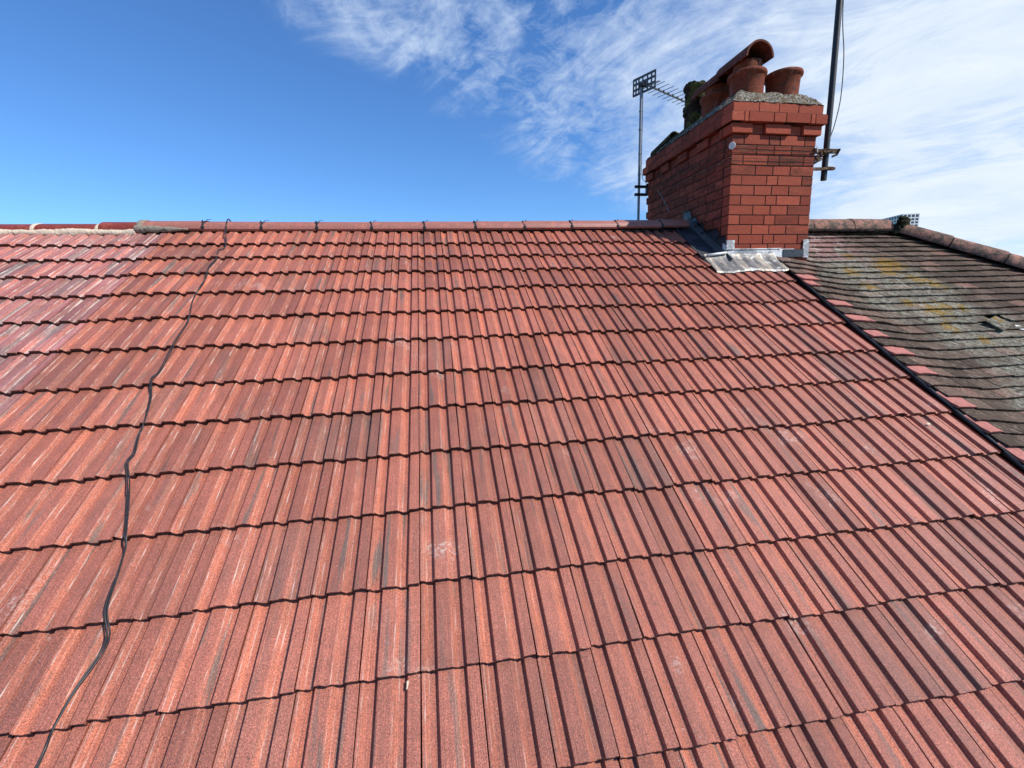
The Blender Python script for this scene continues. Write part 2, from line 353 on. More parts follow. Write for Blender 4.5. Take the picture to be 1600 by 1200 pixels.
LICHEN = [(4.41, -1.58, .16), (4.27, -1.46, .12), (4.33, -1.52, .10), (3.89, -1.45, .10), (4.44, -1.30, .10), (3.86, -1.18, .08), (4.50, -1.27, .08), (4.56, -1.20, .10), (4.02, -0.93, .07),
          (4.16, -0.80, .13), (4.30, -0.86, .08), (4.44, -0.83, .07), (4.07, -0.57, .08), (4.21, -0.39, .06), (4.09, -1.75, .06), (4.55, -0.62, .07)]
GREYR = [(3.95, -1.45, .45), (4.30, -1.20, .45), (4.20, -.85, .5), (4.15, -.45, .38), (4.25, 0.0, .40), (4.5, -.3, .5), (3.85, -1.0, .30), (4.3, .4, .4), (3.9, .25, .2)]
def m_oldtile():
    m, t = mat('lichened_plain_tile'); obj = t.n('ShaderNodeNewGeometry').outputs['Position']
    R, G, B = t.sep(t.attr('tint')[1])
    n1 = t.noise(obj, 28, 5, 0.65); n2 = t.noise(obj, 150, 4, 0.7); n3 = t.noise(obj, 7, 3, 0.5)
    c = t.ramp(R, [(0.0, (0.062, 0.044, 0.033)), (0.5, (0.095, 0.066, 0.050)), (0.85, (0.13, 0.090, 0.068)), (1.0, (0.19, 0.105, 0.08))])
    c = t.mix(1.0, c, t.ramp(n1, [(0.25, 0.65), (0.75, 1.35)]), 'MULTIPLY')
    c = t.mix(1.0, c, t.ramp(n2, [(0.32, 0.40), (0.68, 1.75)]), 'MULTIPLY')
    def blobs(lst, grow, noise, namt):
        acc = None
        for (x, v, r) in lst:
            p = rw(x, v, -0.03)
            d = t.vm('DISTANCE', obj, (p[0], p[1], p[2]), out=1)
            k = t.math('DIVIDE', d, r * grow)
            acc = k if acc is None else t.math('MINIMUM', acc, k)
        return t.math('ADD', acc, t.math('MULTIPLY', t.math('SUBTRACT', noise, 0.5), namt))
    gl = blobs(GREYR, 1.0, n3, 2.2)
    gm = t.math('MULTIPLY', t.mr(gl, 1.15, 0.45), t.mr(t.math('MULTIPLY_ADD', n2, 0.6, t.math('MULTIPLY', n1, 0.4)), 0.45, 0.56))
    c = t.mix(t.math('MULTIPLY', gm, 0.8), c, t.ramp(n1, [(0.35, (0.21, 0.22, 0.16)), (0.65, (0.38, 0.38, 0.31))]))
    # scattered pale lichen everywhere
    c = t.mix(t.math('MULTIPLY', t.mr(t.noise(obj, 60, 5, 0.75), 0.62, 0.70), 0.40), c, (0.42, 0.36, 0.28))
    # lime-washed pink patch at the foot of the chimney
    x, y, z = t.sep(obj)
    wz = t.math('MULTIPLY', t.mr(x, 4.45, 4.0), t.mr(z, 0.80, 0.98))
    dg = t.noise(t.vm('MULTIPLY', t.xyz(t.math('SUBTRACT', x, y), t.math('ADD', x, y), 0), (7, 30, 1)), 1.0, 4, 0.7)
    c = t.mix(t.math('MULTIPLY', wz, t.mr(n3, 0.40, 0.52)), c, (0.27, 0.15, 0.13))
    c = t.mix(t.math('MULTIPLY', wz, t.mr(dg, 0.56, 0.62)), c, (0.66, 0.58, 0.52))
    dg2 = t.noise(t.vm('MULTIPLY', t.xyz(t.math('SUBTRACT', x, y), t.math('ADD', x, y), 0), (9, 34, 1)), 1.0, 5, 0.75)
    c = t.mix(t.math('MULTIPLY', t.math('MULTIPLY', t.mr(x, 5.2, 3.6, 0.15, 1.0), t.mr(dg2, 0.575, 0.63)), 0.6), c, (0.50, 0.42, 0.35))
    yl = blobs(LICHEN, 0.95, n1, 3.2)
    ym = t.math('MULTIPLY', t.mr(t.math('ADD', yl, t.math('MULTIPLY', t.math('SUBTRACT', n2, 0.5), 3.0)), 0.95, 0.70), t.mr(t.noise(obj, 55, 5, 0.8), 0.43, 0.50))
    c = t.mix(t.math('MULTIPLY', ym, 0.92), c, t.ramp(n2, [(0.4, (0.12, 0.068, 0.010)), (0.6, (0.40, 0.235, 0.025))]))
    red = t.mr(G, 0.9, 0.95)
    c = t.mix(red, c, t.mix(n1, (0.50, 0.17, 0.13), (0.58, 0.22, 0.17)))
    t.bsdf(c, 0.9, 0, 0.12, t.bump(t.math('ADD', n1, n2), 1.0, 0.008)); return m
M_OLD = m_oldtile()
M_NEWRED = m_simple('fresh_red_clay', (0.37, 0.130, 0.105), 0.8, 0, 0.28, 35, 0.4, 0.2, 0.002)

def m_hip():
    m, t = mat('weathered_clay_hip'); obj = t.n('ShaderNodeNewGeometry').outputs['Position']
    R, G, B = t.sep(t.attr('tint')[1])
    n1 = t.noise(obj, 16, 5, 0.65, 0.4); n2 = t.noise(obj, 75, 5, 0.75); n3 = t.noise(obj, 5, 3, 0.5)
    c = t.mix(t.mr(n1, 0.35, 0.65), (0.36, 0.16, 0.115), (0.20, 0.125, 0.09))
    c = t.mix(t.mr(t.math('MULTIPLY_ADD', n1, 0.5, t.math('MULTIPLY', n2, 0.5)), 0.46, 0.56), c, (0.055, 0.043, 0.035))
    c = t.mix(t.math('MULTIPLY', t.mr(n2, 0.58, 0.66), t.mr(n3, 0.4, 0.6)), c, (0.40, 0.36, 0.25))
    c = t.mix(1.0, c, t.ramp(R, [(0, 0.8), (1, 1.2)]), 'MULTIPLY')
    t.bsdf(c, 0.85, 0, 0.25, t.bump(t.math('ADD', n1, n2), 0.6, 0.006)); return m
M_HIP = m_hip()

# ------------------------------------------------------------------ interlocking tiles
W = 0.2
PU = [0.0095, 0.0096, 0.0145, 0.035, 0.054, 0.064, 0.076, 0.100, 0.126, 0.137, 0.150, 0.185, 0.220, 0.248, 0.257, 0.264, 0.281, 0.288, 0.298, 0.33, 0.37, 0.42, 0.46, 0.505,
      0.533, 0.546, 0.560, 0.590, 0.620, 0.633, 0.646, 0.68, 0.72, 0.740, 0.750, 0.757, 0.774, 0.781, 0.791, 0.83, 0.87, 0.91, 0.95, 0.975, 0.9868, 0.9869]
def prof(u):
    p = 0.0162; k = [(0, 0), (0.052, -0.0003), (0.066, -0.0014), (0.124, -p + .0013), (0.140, -p), (0.256, -p), (0.262, -p + .0012), (0.282, -.0016), (0.290, 0), (0.531, 0), (0.549, -.0014), (0.618, -p + .0013), (0.637, -p), (0.748, -p), (0.755, -p + .0012), (0.775, -.0016), (0.784, 0), (1, 0)]
    return np.interp(u, [a for a, b in k], [b for a, b in k])
NOSE = [-1.9602, -1.7305, -1.4895, -1.225, -.9302, -.6188, -.291, 0, .3088, .624, .9545, 1.2572, 1.575, 1.89, 2.205, 2.52, 2.835]
TT = 0.0235
def make_tiling(cols, x_off, top_v, cut=None, seedj=0, h_off=0.0, rowshift=0.0):
    mb = MB(); U = np.array(PU); H = prof(U); nu = len(U)
    for j, vn in enumerate(NOSE):
        va = NOSE[j - 1] if j else top_v
        for i in cols:
            x0 = x_off + i * W
            if cut and cut(x0 + W * .5, vn, va) is None: continue
            L = vn - va
            jx, jv, jh = rng.normal(0, .0010), rng.normal(0, .0028) + rowshift, abs(rng.normal(0, .0012))
            sk = rng.normal(0, .003); tlt = rng.normal(0, .0020)
            VV = [-0.035, 0.03, L * .35, L * .7, L - .010, L - .0015, L, L - .0003, L - .0050, L - .03]
            HH = [-.0035 + 0 * L, TT * .03 / L, TT * .35, TT * .7, TT * (L - .01) / L, TT - .0006, TT - .002, TT - .008, TT - .0205, TT - .0207]
            chip = np.convolve(rng.normal(0, .0018, nu + 4), np.ones(3) / 3, 'same')[2:-2]
            low = rng.random() < .35
            rows = []; tu = []
            for k, (vv, hh) in enumerate(zip(VV, HH)):
                uu = x0 + jx + U * W + sk * (vv / .3 - .5) * 0.5
                v = va + vv + jv + (chip if k >= 4 else 0)
                h = hh + H + h_off + jh + tlt * (U - .5)
                h = h.copy(); h[0] -= .011; h[-1] -= .011
                if k in (8, 9):
                    h = h + np.where((U > .80) & (U < .985), .0055 if low else .0025, 0)
                    h[0] += .011; h[-1] += .011
                if k in (5, 6, 7): h += rng.normal(0, .00035, nu)
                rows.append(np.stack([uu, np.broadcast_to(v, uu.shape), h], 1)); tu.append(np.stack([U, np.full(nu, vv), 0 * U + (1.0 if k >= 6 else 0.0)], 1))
            V = np.concatenate(rows)
            if cut:
                xc = cut(x0 + W * .5, vn, va)
                if isinstance(xc, tuple): V[:, 0] = np.clip(V[:, 0], xc[0], xc[1])
            nv = len(VV)
            F = [(a * nu + b, a * nu + b + 1, (a + 1) * nu + b + 1, (a + 1) * nu + b) for a in range(nv - 1) for b in range(nu - 1)]
            tn = rng.random(3)
            mb.add(rwa(V, True), F, tuple(tn), np.concatenate(tu))
    return mb
BOUND = -10   # column where the repaired roof meets the neighbour's roof
def cut_main(x, vn, va):
    if x > 3.14: return None
    if vn < -1.45:                                # beside the stack: cut along the lead gutter
        if x > 2.60: return None
        return (-9.0, 2.49 if vn < -1.6 else 2.515)
    return (-9.0, 3.145)
roof = thing('tiled_roof', 'red brown interlocking concrete tile roof in the middle with a black cable lying on it', 'roof', rw(0, 2.9))
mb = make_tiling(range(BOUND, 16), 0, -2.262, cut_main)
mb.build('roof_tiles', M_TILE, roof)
roof2 = thing('tiled_roof', 'pinker streaky faded tile roof at the far left under a maroon ridge with cream mortar', 'roof', rw(-3.2, 2.9))
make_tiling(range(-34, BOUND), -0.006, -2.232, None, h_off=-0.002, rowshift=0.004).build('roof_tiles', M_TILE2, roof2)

def slab(mb, pts, t=0.03):
    """pts: closed outline in (x, v, h) roof coordinates, given a thickness downwards"""
    n = len(pts); a = [rw(*p) for p in pts]; b = [rw(p[0], p[1], p[2] - t) for p in pts]
    F = [tuple(range(n)), tuple(range(2 * n - 1, n - 1, -1))] + [(i, n + i, n + (i + 1) % n, (i + 1) % n) for i in range(n)]
    mb.add(a + b, F)
u_ = MB(); slab(u_, [(-2.0, -2.33, -.034), (3.19, -2.33, -.034), (3.19, 2.84, -.034), (-2.0, 2.84, -.034)], .05); u_.build('underlay', M_UNDER, roof)
u_ = MB(); slab(u_, [(-8.8, -2.33, -.036), (-2.002, -2.33, -.036), (-2.002, 2.84, -.036), (-8.8, 2.84, -.036)], .05); u_.build('underlay', M_UNDER, roof2)

def back_slope(x0, x1, parent, m, name='rear_slope'):
    mb = MB(); zt = ZR - .02; a = [(x0, YR, zt), (x1, YR, zt), (x1, YR + 4.3, zt - 4.3 * ST / CT), (x0, YR + 4.3, zt - 4.3 * ST / CT)]
    b = [(p[0], p[1], p[2] - .06) for p in a]
    mb.add(a + b, [(0, 1, 2, 3), (7, 6, 5, 4), (0, 4, 5, 1), (1, 5, 6, 2), (2, 6, 7, 3), (3, 7, 4, 0)]); mb.build(name, m, parent)
back_slope(-2.0, 3.19, roof, M_RIDGE); back_slope(-8.8, -2.002, roof2, M_RIDGE2)
def walls(x0, x1, parent):
    y0, y1 = rw(0, 2.55)[1], YR + 3.9; zt = rw(0, 2.55)[2] - .16
    mb = MB(); mb.box(((x0 + x1) / 2, (y0 + y1) / 2, (zt - 7.0) / 2), (x1 - x0, y1 - y0, zt + 7.0)); mb.build('house_wall', M_WALL, parent)
walls(-2.0, 3.19, roof); walls(-8.8, -2.004, roof2)

# ------------------------------------------------------------------ ridge of the main roof
def ridge_shell(mb, x0, x1, zc_top, ym=YR, r=0.125, ht=0.078, th=0.014, n=12, flat=0.35, tint=(.5, .5, .5), sag=0.0):
    """angular-rounded ridge tile along x; bottom edges at ym±r, crown at zc_top"""
    prof2 = []
    for k in range(n + 1):
        a = math.pi * k / n; y = -math.cos(a); z = math.sin(a) ** (0.9)
        prof2.append((y * r, zc_top - ht + z * ht))
    inner = [(y * (1 - th / r), z - th * 1.0) for y, z in prof2]
    loop = prof2 + inner[::-1]; m = len(loop); V = []
    xs = [x0, x0 + .004, (x0 + x1) / 2, x1 - .004, x1]
    for i, x in enumerate(xs):
        s_ = -0.0025 if i in (0, 4) else 0
        for q, (y, z) in enumerate(loop):
            k = 1.0 if q > n else 1 + s_ / r
            V.append((x, ym + y * k, z + (s_ if q <= n else 0) + (sag if i == 2 else 0)))
    F = [(i * m + k, i * m + (k + 1) % m, (i + 1) * m + (k + 1) % m, (i + 1) * m + k) for i in range(len(xs) - 1) for k in range(m)]
    F += [tuple(range(m)), tuple((len(xs) - 1) * m + k for k in range(m))]
    mb.add(V, F, tint)
RX = [-2.208, -1.741, -1.306, -.854, -.396, .055, .516, .962, 1.417, 1.873, 2.324, 2.62]
def rz(x): return float(np.interp(x, [-2.2, -1.7, -.85, .5, 1.9, 2.6], [1.309, 1.302, 1.300, 1.308, 1.322, 1.336]))
proto = None
for i in range(len(RX) - 1):
    xa, xb = RX[i] + .006, RX[i + 1] - .006
    if proto is None or i == len(RX) - 2:
        mb = MB(); L = xb - xa; z = rz((xa + xb) / 2)
        ridge_shell(mb, xa, xb, z, r=.128)
        o = mb.build('ridge_tile', M_RIDGE, roof, smooth=35)
        if proto is None:
            proto = o; p0 = ((xa + xb) / 2, z, L)
            # black dry-fix gasket at the right-hand joint
            g = MB(); xj = RX[1]; ridge_shell(g, xj - .006, xj + .006, z + .003, r=.131, ht=.080, th=.03)
            yy = YR - .131
            g.box((xj, yy + .003, z - .070), (.022, .012, .030), bev=.003)
            g.box((xj - .004, yy + .034, z - .030), (.034, .016, .010), R=Matrix.Rotation(.75, 3, 'X'), bev=.002)
            g.box((xj - .002, yy + .016, z - .050), (.016, .012, .026), bev=.002)
            g.tube([(xj - .012, yy + .05, z - .017), (xj - .012, yy + .043, z - .006)], .006, 8)
            g.tube([(xj + .012, yy + .05, z - .012), (xj + .020, yy + .065, z + .006), (xj + .034, yy + .10, z + .008)], .0022, 6)
            gask = g.build('ridge_union', M_BLACK, None); gask.parent = proto; gask.location = (0, 0, 0)
            gask.data.transform(Matrix.Translation(-parent_origin(roof)))
            pair = (proto, gask)
    else:
        c = proto.copy(); COL.objects.link(c); c.parent = roof
        c.location = ((xa + xb) / 2 - p0[0], 0, rz((xa + xb) / 2) - p0[1])
        c.rotation_euler = (0, 0, 0)
        gg = gask.copy(); COL.objects.link(gg); gg.parent = c
        gg.location = (0, 0, rng.normal(0, .001))
# black ventilating roll under the ridge, scalloped by the tiles
mb = MB()
for i in range(-9, 13):
    for uc in (.20, .695):
        x = i * W + uc * W
        if x > 2.5 or x < -1.95: continue
        p = rw(x, -2.236, .004); mb.box(p, (.032, .05, .016), R=Matrix.Rotation(TH, 3, 'X'), bev=.003, jit=.0008)
slab(mb, [(-1.96, -2.30, .012), (2.5, -2.30, .012), (2.5, -2.24, .014), (-1.96, -2.24, .014)], .02)
mb.build('ridge_vent_roll', M_BLACK, roof)
# grey bedding where new and old ridges meet
def lump(mb, c, size, seed=0, n=14, amp=.3):
    bm = bmesh.new(); bmesh.ops.create_icosphere(bm, subdivisions=3, radius=1.0)
    V = []
    for v in bm.verts:
        d = v.co.normalized(); k = 1 + amp * (mnoise.noise(d * 2.3 + Vector((seed * 7.1, 0, 0))) + .5 * mnoise.noise(d * 6 + Vector((0, seed * 3.3, 0))))
        V.append((c[0] + d.x * size[0] * k, c[1] + d.y * size[1] * k, c[2] + d.z * size[2] * k))
    F = [tuple(v.index for v in f.verts) for f in bm.faces]; bm.free(); mb.add(V, F)
def mortar_strip(mb, xa, xb, fy, fz, fh, fd, step=.006, m=12):
    xs_ = np.arange(xa, xb, step); V = []
    for x in xs_:
        hh, dd = max(.004, fh(x)), fd(x)
        for k in range(m):
            a = 2 * math.pi * k / m; ca, sa = math.cos(a), math.sin(a)
            k_ = 1 + .35 * mnoise.noise(Vector((x * 14, ca * 1.3, sa * 1.3))) + .22 * mnoise.noise(Vector((x * 55, ca * 2, sa * 2 + 4)))
            V.append((x, fy(x) + ca * dd * k_, fz(x) + sa * hh * k_ * (1.0 if sa > 0 else 1.0 + .5 * mnoise.noise(Vector((x * 30, 7, 1))))))
    n_ = len(xs_)
    F = [(i * m + k, i * m + (k + 1) % m, (i + 1) * m + (k + 1) % m, (i + 1) * m + k) for i in range(n_ - 1) for k in range(m)]
    F += [tuple(range(m)), tuple((n_ - 1) * m + k for k in range(m))]
    mb.add(V, F)
mb = MB()
ridge_shell(mb, -2.235, -2.19, 1.314, r=.131, ht=.084, th=.03)
mortar_strip(mb, -2.235, -1.85, lambda x: YR - .132, lambda x: rz(x) - .086, lambda x: .028 * (1 - .75 * max(0, (x + 2.1) / .25)), lambda x: .020)
mb.build('bedding_mortar', M_GREYM, roof, smooth=True)

# neighbour's ridge: maroon tiles, cream mortar
NX = [-2.24, -2.523, -2.975, -3.43, -3.88, -4.33, -4.78, -5.23]
pr0 = None
for i in range(len(NX) - 1):
    xb, xa = NX[i] - .010, NX[i + 1] + .010; zz = 1.292 - .014 * min(1, (-2.2 - (xa + xb) / 2) / .7)
    mb = MB(); ridge_shell(mb, xa, xb, zz + (.008 if i == 0 else 0), r=.122, ht=.074)
    mb.build('ridge_tile', M_RIDGE2, roof2, smooth=35)
mb = MB()
for x in NX[1:-1]:
    ridge_shell(mb, x - .018, x + .018, 1.284, r=.121, ht=.073, th=.03, tint=(.5, .5, .5))
mortar_strip(mb, -5.4, -2.235, lambda x: YR - .128, lambda x: 1.194, lambda x: .026 + .004 * math.sin(x * 11), lambda x: .018)
mb.build('bedding_mortar', M_CREAM, roof2, smooth=True)

# ------------------------------------------------------------------ party-line gutter trim on the right of the main roof
def poly_extrude(mb, prof, path):
    """sweep a (dx, dh) profile along path of (x, v) in roof coords"""
    V = []; m = len(prof)
    for (x, v, h) in path:
        for (a, b) in prof: V.append(rw(x + a, v, h + b))
    F = [(i * m + k, i * m + (k + 1) % m, (i + 1) * m + (k + 1) % m, (i + 1) * m + k) for i in range(len(path) - 1) for k in range(m)]
    F += [tuple(range(m)), tuple((len(path) - 1) * m + k for k in range(m))]
    mb.add(V, F)
mb = MB()
path = [(3.145 + .03 * max(0, (-0.9 - v) / .5) + .002 * math.sin(v * 5), v, .0) for v in np.linspace(-1.42, 2.84, 30)]
poly_extrude(mb, [(-.03, -.036), (.020, -.036), (.020, .012), (.026, .019), (.038, .017), (.040, .012), (.029, .012), (.026, .006), (.026, -.046), (-.03, -.046)], path)
mb.build('gutter_trim', M_DRYV, roof, smooth=30)

# ------------------------------------------------------------------ old plain-tiled roof on the right
old = thing('plain_tiled_roof', 'dark brown old plain tile roof with yellow lichen on the right of the chimney', 'roof', rw(4.2, 2.9))
GA = 0.1015
def x_hip(v): return 5.05 + max(0.0, 1.96 + (v) * CT)
def old_h(x, v):
    k = max(0.0, min(1.0, (3.75 - x) / .60)); return -.055 + .066 * k * k * (3 - 2 * k)
mb = MB(); red = MB(); hole_c = (4.66, -0.62)
rown = 0; v0 = -2.235
REDV = [(-1.214, 1), (-1.078, 1), (-.857, 1), (-.628, 1), (-.397, 1), (-.172, 1), (.045, 1), (.274, 1), (.509, 1), (.72, 1), (.92, 1), (1.12, 1)]
redrows = set(int(round((v - v0) / GA)) for v, _ in REDV)
while v0 + rown * GA < 2.85:
    vn = v0 + rown * GA; xh = x_hip(vn) - .02
    off = (.0825 if rown % 2 else 0) + rng.normal(0, .004)
    x = 3.205 - .165 + off; isred = rown in redrows; first = True
    wob = rng.normal(0, .002)
    while x < min(xh, 9.0):
        xa = max(x + .0022, 3.185); xb = min(x + .165 - .0022, xh + .02)
        if isred and first and xb - xa < .10: xb = xa + .13 + .08 * rng.random(); x = xb - .165
        if xb - xa < .03: x += .165; continue
        if vn < -1.60 and xa < 3.56:                      # stack stands here
            if xb < 3.58: x += .165; continue
            xa = 3.56
        if abs((xa + xb) / 2 - hole_c[0]) < .12 and abs(vn - hole_c[1]) < .06: x += .165; first = False; continue
        jv = rng.normal(0, .0035) + wob; jh = abs(rng.normal(0, .0012)); rotz = rng.normal(0, .010)
        t_ = .0125; bow = abs(rng.normal(0, .0016))
        V = []
        for (dv, hh) in [(-.055, .003), (GA * .5, .0150), (GA - .002, .0265 + jh), (GA, .0245 + jh), (GA - .003, .0095 + jh), (GA * .5, .0)]:
            for k in range(5):
                f = k / 4; xx = xa + (xb - xa) * f; v = vn - GA + dv + jv + rotz * (f - .5) * .16 + (rng.normal(0, .0012) if dv > .09 else 0)
                V.append((xx, v, old_h(xx, v) + hh + bow * (1 - (2 * f - 1) ** 2)))
        m = 6
        F = [(a * 5 + b, a * 5 + b + 1, ((a + 1) % m) * 5 + b + 1, ((a + 1) % m) * 5 + b) for a in range(m) for b in range(4)]
        F += [tuple(a * 5 for a in range(m)), tuple(a * 5 + 4 for a in range(m))]
        if isred and first and vn > -1.3:
            red.add(rwa(np.array(V) + np.array([0, 0, .002])), F)
        else:
            g = .2
            
            mb.add(rwa(V), F, (rng.random(), g, rng.random()))
        first = False; x += .165
    rown += 1
mb.build('roof_tiles', M_OLD, old)
red.build('fresh_edge_tiles', M_NEWRED, old, label='row of clean salmon red replacement tiles along the black trim')
# slipped tile by the hole and the lead patch under it
mb = MB(); mb.box(rw(4.50, -.56, -.010), (.17, .13, .012), R=Matrix.Rotation(TH, 3, 'X') @ Matrix.Rotation(.35, 3, 'Z') @ Matrix.Rotation(.08, 3, 'X'), bev=.002)
mb.build('slipped_tile', M_OLD, old)
mb = MB(); mb.box(rw(4.74, -.50, -.036), (.16, .06, .004), R=Matrix.Rotation(TH, 3, 'X') @ Matrix.Rotation(-.5, 3, 'Z')); mb.build('lead_patch', M_LEADW, old)
u_ = MB(); slab(u_, [(3.21, -2.28, -.078), (5.05, -2.28, -.078), (9.6, 2.84, -.078), (3.21, 2.84, -.078)], .04); u_.build('underlay', M_UNDER, old)
mb = MB(); zt = ZR - .09   # rear slope and hip end
ye, ze = rw(0, 2.84)[1], rw(0, 2.84)[2] - .09; yb = YR + 4.3
mb.add([(3.21, YR, zt), (5.03, YR, zt), (5.03 + (YR - ye), ye, ze), (5.03 + (YR - ye), yb, ze + .1), (3.21, yb, zt - 4.3 * ST / CT)], [(0, 1, 3, 4), (1, 2, 3)])
mb.build('rear_slope', M_OLD, old)
walls(3.21, 8.6, old)
# ridge and hip tiles: half-round clay
def half_round(mb, a, b, r=.125, th=.017, n=14, tint=(.5, .5, .5), up=(0, 0, 1), flare=0.0, arc=1.0):
    a, b = Vector(a), Vector(b); d = (b - a).normalized(); s = d.cross(Vector(up)).normalized(); u = s.cross(d).normalized()
    V = []; m = 2 * (n + 1)
    segs = 4
    for i in range(segs + 1):
        c = a.lerp(b, i / segs); rr = r + flare * (i / segs); 
        o = [(math.cos(math.pi * (.5 + arc * (k / n - .5))), math.sin(math.pi * (.5 + arc * (k / n - .5)))) for k in range(n + 1)]
        for (x, y) in o: V.append(c + s * x * rr + u * y * rr)
        for (x, y) in o[::-1]: V.append(c + s * x * (rr - th) + u * y * (rr - th))
    F = [(i * m + k, i * m + (k + 1) % m, (i + 1) * m + (k + 1) % m, (i + 1) * m + k) for i in range(segs) for k in range(m)]
    F += [(0 + k, k + 1, m - 2 - k, m - 1 - k) for k in range(n)] + [(segs * m + k, segs * m + k + 1, segs * m + m - 2 - k, segs * m + m - 1 - k) for k in range(n)]
    mb.add(V, F, tint)
zr_o = ZR - .045
xs = [3.57, 3.66, 4.02, 4.50, 4.98]
for a, b in zip(xs[:-1], xs[1:]):
    mb = MB(); half_round(mb, (a + .005, YR, zr_o + rng.normal(0, .002)), (b - .005, YR, zr_o + rng.normal(0, .002)), r=.118, tint=tuple(rng.random(3))); mb.build('ridge_tile', M_HIP, old, smooth=40)
hd = Vector((1, -1, -ST / CT)).normalized(); h0 = Vector((5.10, YR - .05, zr_o - .035)); s_ = .0
k = 0
mj = MB()
while s_ < 5.2:
    a = h0 + hd * s_; b = h0 + hd * (s_ + .445)
    mb = MB(); half_round(mb, a + hd * .006, b, r=.112, flare=.010, tint=tuple(rng.random(3))); mb.build('hip_tile', M_HIP, old, smooth=40)
    half_round(mj, a - hd * .008, a + hd * .010, r=.1115, th=.03)
    s_ += .455; k += 1
for x in xs[1:-1]: half_round(mj, (x - .007, YR, zr_o - .001), (x + .007, YR, zr_o - .001), r=.1155, th=.03)
mortar_strip(mj, 3.58, 4.98, lambda x: YR - .114, lambda x: zr_o - .012, lambda x: .018, lambda x: .014)
mj.build('bedding_mortar', M_JOINT, old, smooth=True)
mb = MB()
for q in range(9):
    lump(mb, (5.06 + rng.normal(0, .040), YR - .09 + rng.normal(0, .03), zr_o + .005 + rng.normal(0, .035)), (.052, .045, .046), q * 3 + 1, amp=.6)
M_MOSS = m_simple('dark_moss', (0.030, 0.033, 0.018), 0.95, 0, 0.6, 70, 0.1, 1.0, 0.02, (0.10, 0.10, 0.055), (0.52, 0.60))
mb.build('moss_clump', M_MOSS, old, smooth=True)

# ------------------------------------------------------------------ chimney stack
CX0, CX1, CY0, CY1 = 2.72, 3.535, 1.384, 2.97
stack = thing('chimney_stack', 'red brick chimney stack with a corbelled top, lead flashing and terracotta pots', 'chimney', ((CX0 + CX1) / 2, (CY0 + CY1) / 2, -.2))
CH = 0.0832; ZT = 1.942; HB = CH - .0075
br = MB()
def brick(x0, x1, y0, y1, z0, soot_shade=0.0):
    sx, sy = x1 - x0, y1 - y0
    tn = (rng.random() * .9 + rng.normal(0, .1), rng.random(), min(1, max(0, soot_shade + (rng.random() < .05) * .5)))
    br.box(((x0 + x1) / 2, (y0 + y1) / 2, z0 + HB / 2 + rng.normal(0, .0006)), (sx, sy, HB), tint=tn, bev=.0022, jit=.0006)
def bond(L, kind):
    j = .0045
    if kind == 0: a = [.105, .235]; 
    else: a = [.235, .172, .172]
    if kind == 0:
        n = max(1, round((L - .105) / .349)); k = L / (n * .349 + .109); seq = []
        for _ in range(n): seq += [.109 * k, .240 * k]
        seq.append(.109 * k)
    else:
        if L < 1: seq = [.235, .1725, .1725, .235]; k = L / sum(seq); seq = [q * k for q in seq]
        else:
            seq = [.235]; 
            while sum(seq) < L - .30: seq += [.109, .240]
            seq.append(L - sum(seq))
    return seq
def course(z, kind, p, teeth=False, soot_shade=lambda x, y: 0.0, D=.10):
    x0, x1, y0, y1 = CX0 - p, CX1 + p, CY0 - p, CY1 + p; g = .0078
    for face in range(4):
        L = (x1 - x0) if face in (0, 2) else (y1 - y0)
        full = face in (0, 2)
        kk = kind if full else 1 - kind
        seq = bond(L, kk); s = 0
        for i, q in enumerate(seq):
            a, b = s + (g / 2 if i else 0), s + q - (g / 2 if i < len(seq) - 1 else 0); s += q
            rec = p if (teeth and i % 2 == 1) else 0.0
            if teeth and (i == 0 or i == len(seq) - 1): rec = 0
            if not full:                       # side faces butt behind the front and back bricks
                if i == 0: a = D + g
                if i == len(seq) - 1: b = L - D - g
                if b - a < .02: continue
            if face == 0: brick(x0 + a, x0 + b, y0 + rec, y0 + D, z, soot_shade(x0 + (a + b) / 2, y0))
            if face == 2: brick(x0 + a, x0 + b, y1 - D, y1 - rec, z, soot_shade(x0 + (a + b) / 2, y1))
            if face == 3: brick(x0 + rec, x0 + D, y0 + a, y0 + b, z, soot_shade(x0, y0 + (a + b) / 2))
            if face == 1: brick(x1 - D, x1 - rec, y0 + a, y0 + b, z, soot_shade(x1, y0 + (a + b) / 2))
def face_front(y): return y < CY0 + .001
def soot_shade_fn(k):
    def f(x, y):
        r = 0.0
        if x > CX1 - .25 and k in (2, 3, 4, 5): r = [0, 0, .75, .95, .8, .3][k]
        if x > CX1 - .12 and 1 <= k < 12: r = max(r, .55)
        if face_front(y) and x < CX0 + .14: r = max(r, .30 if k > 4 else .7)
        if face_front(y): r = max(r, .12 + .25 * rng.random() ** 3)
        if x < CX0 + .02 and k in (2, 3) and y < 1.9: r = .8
        if x < CX0 + .02: r = max(r, .92)  # left face: its shade is painted into the brick colour
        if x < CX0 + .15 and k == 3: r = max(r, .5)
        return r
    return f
for k in range(26):
    course(ZT - (k + 1) * CH, k % 2, 0.0, soot_shade=soot_shade_fn(k + 1))
course(ZT, 0, .024, teeth=False) if False else None
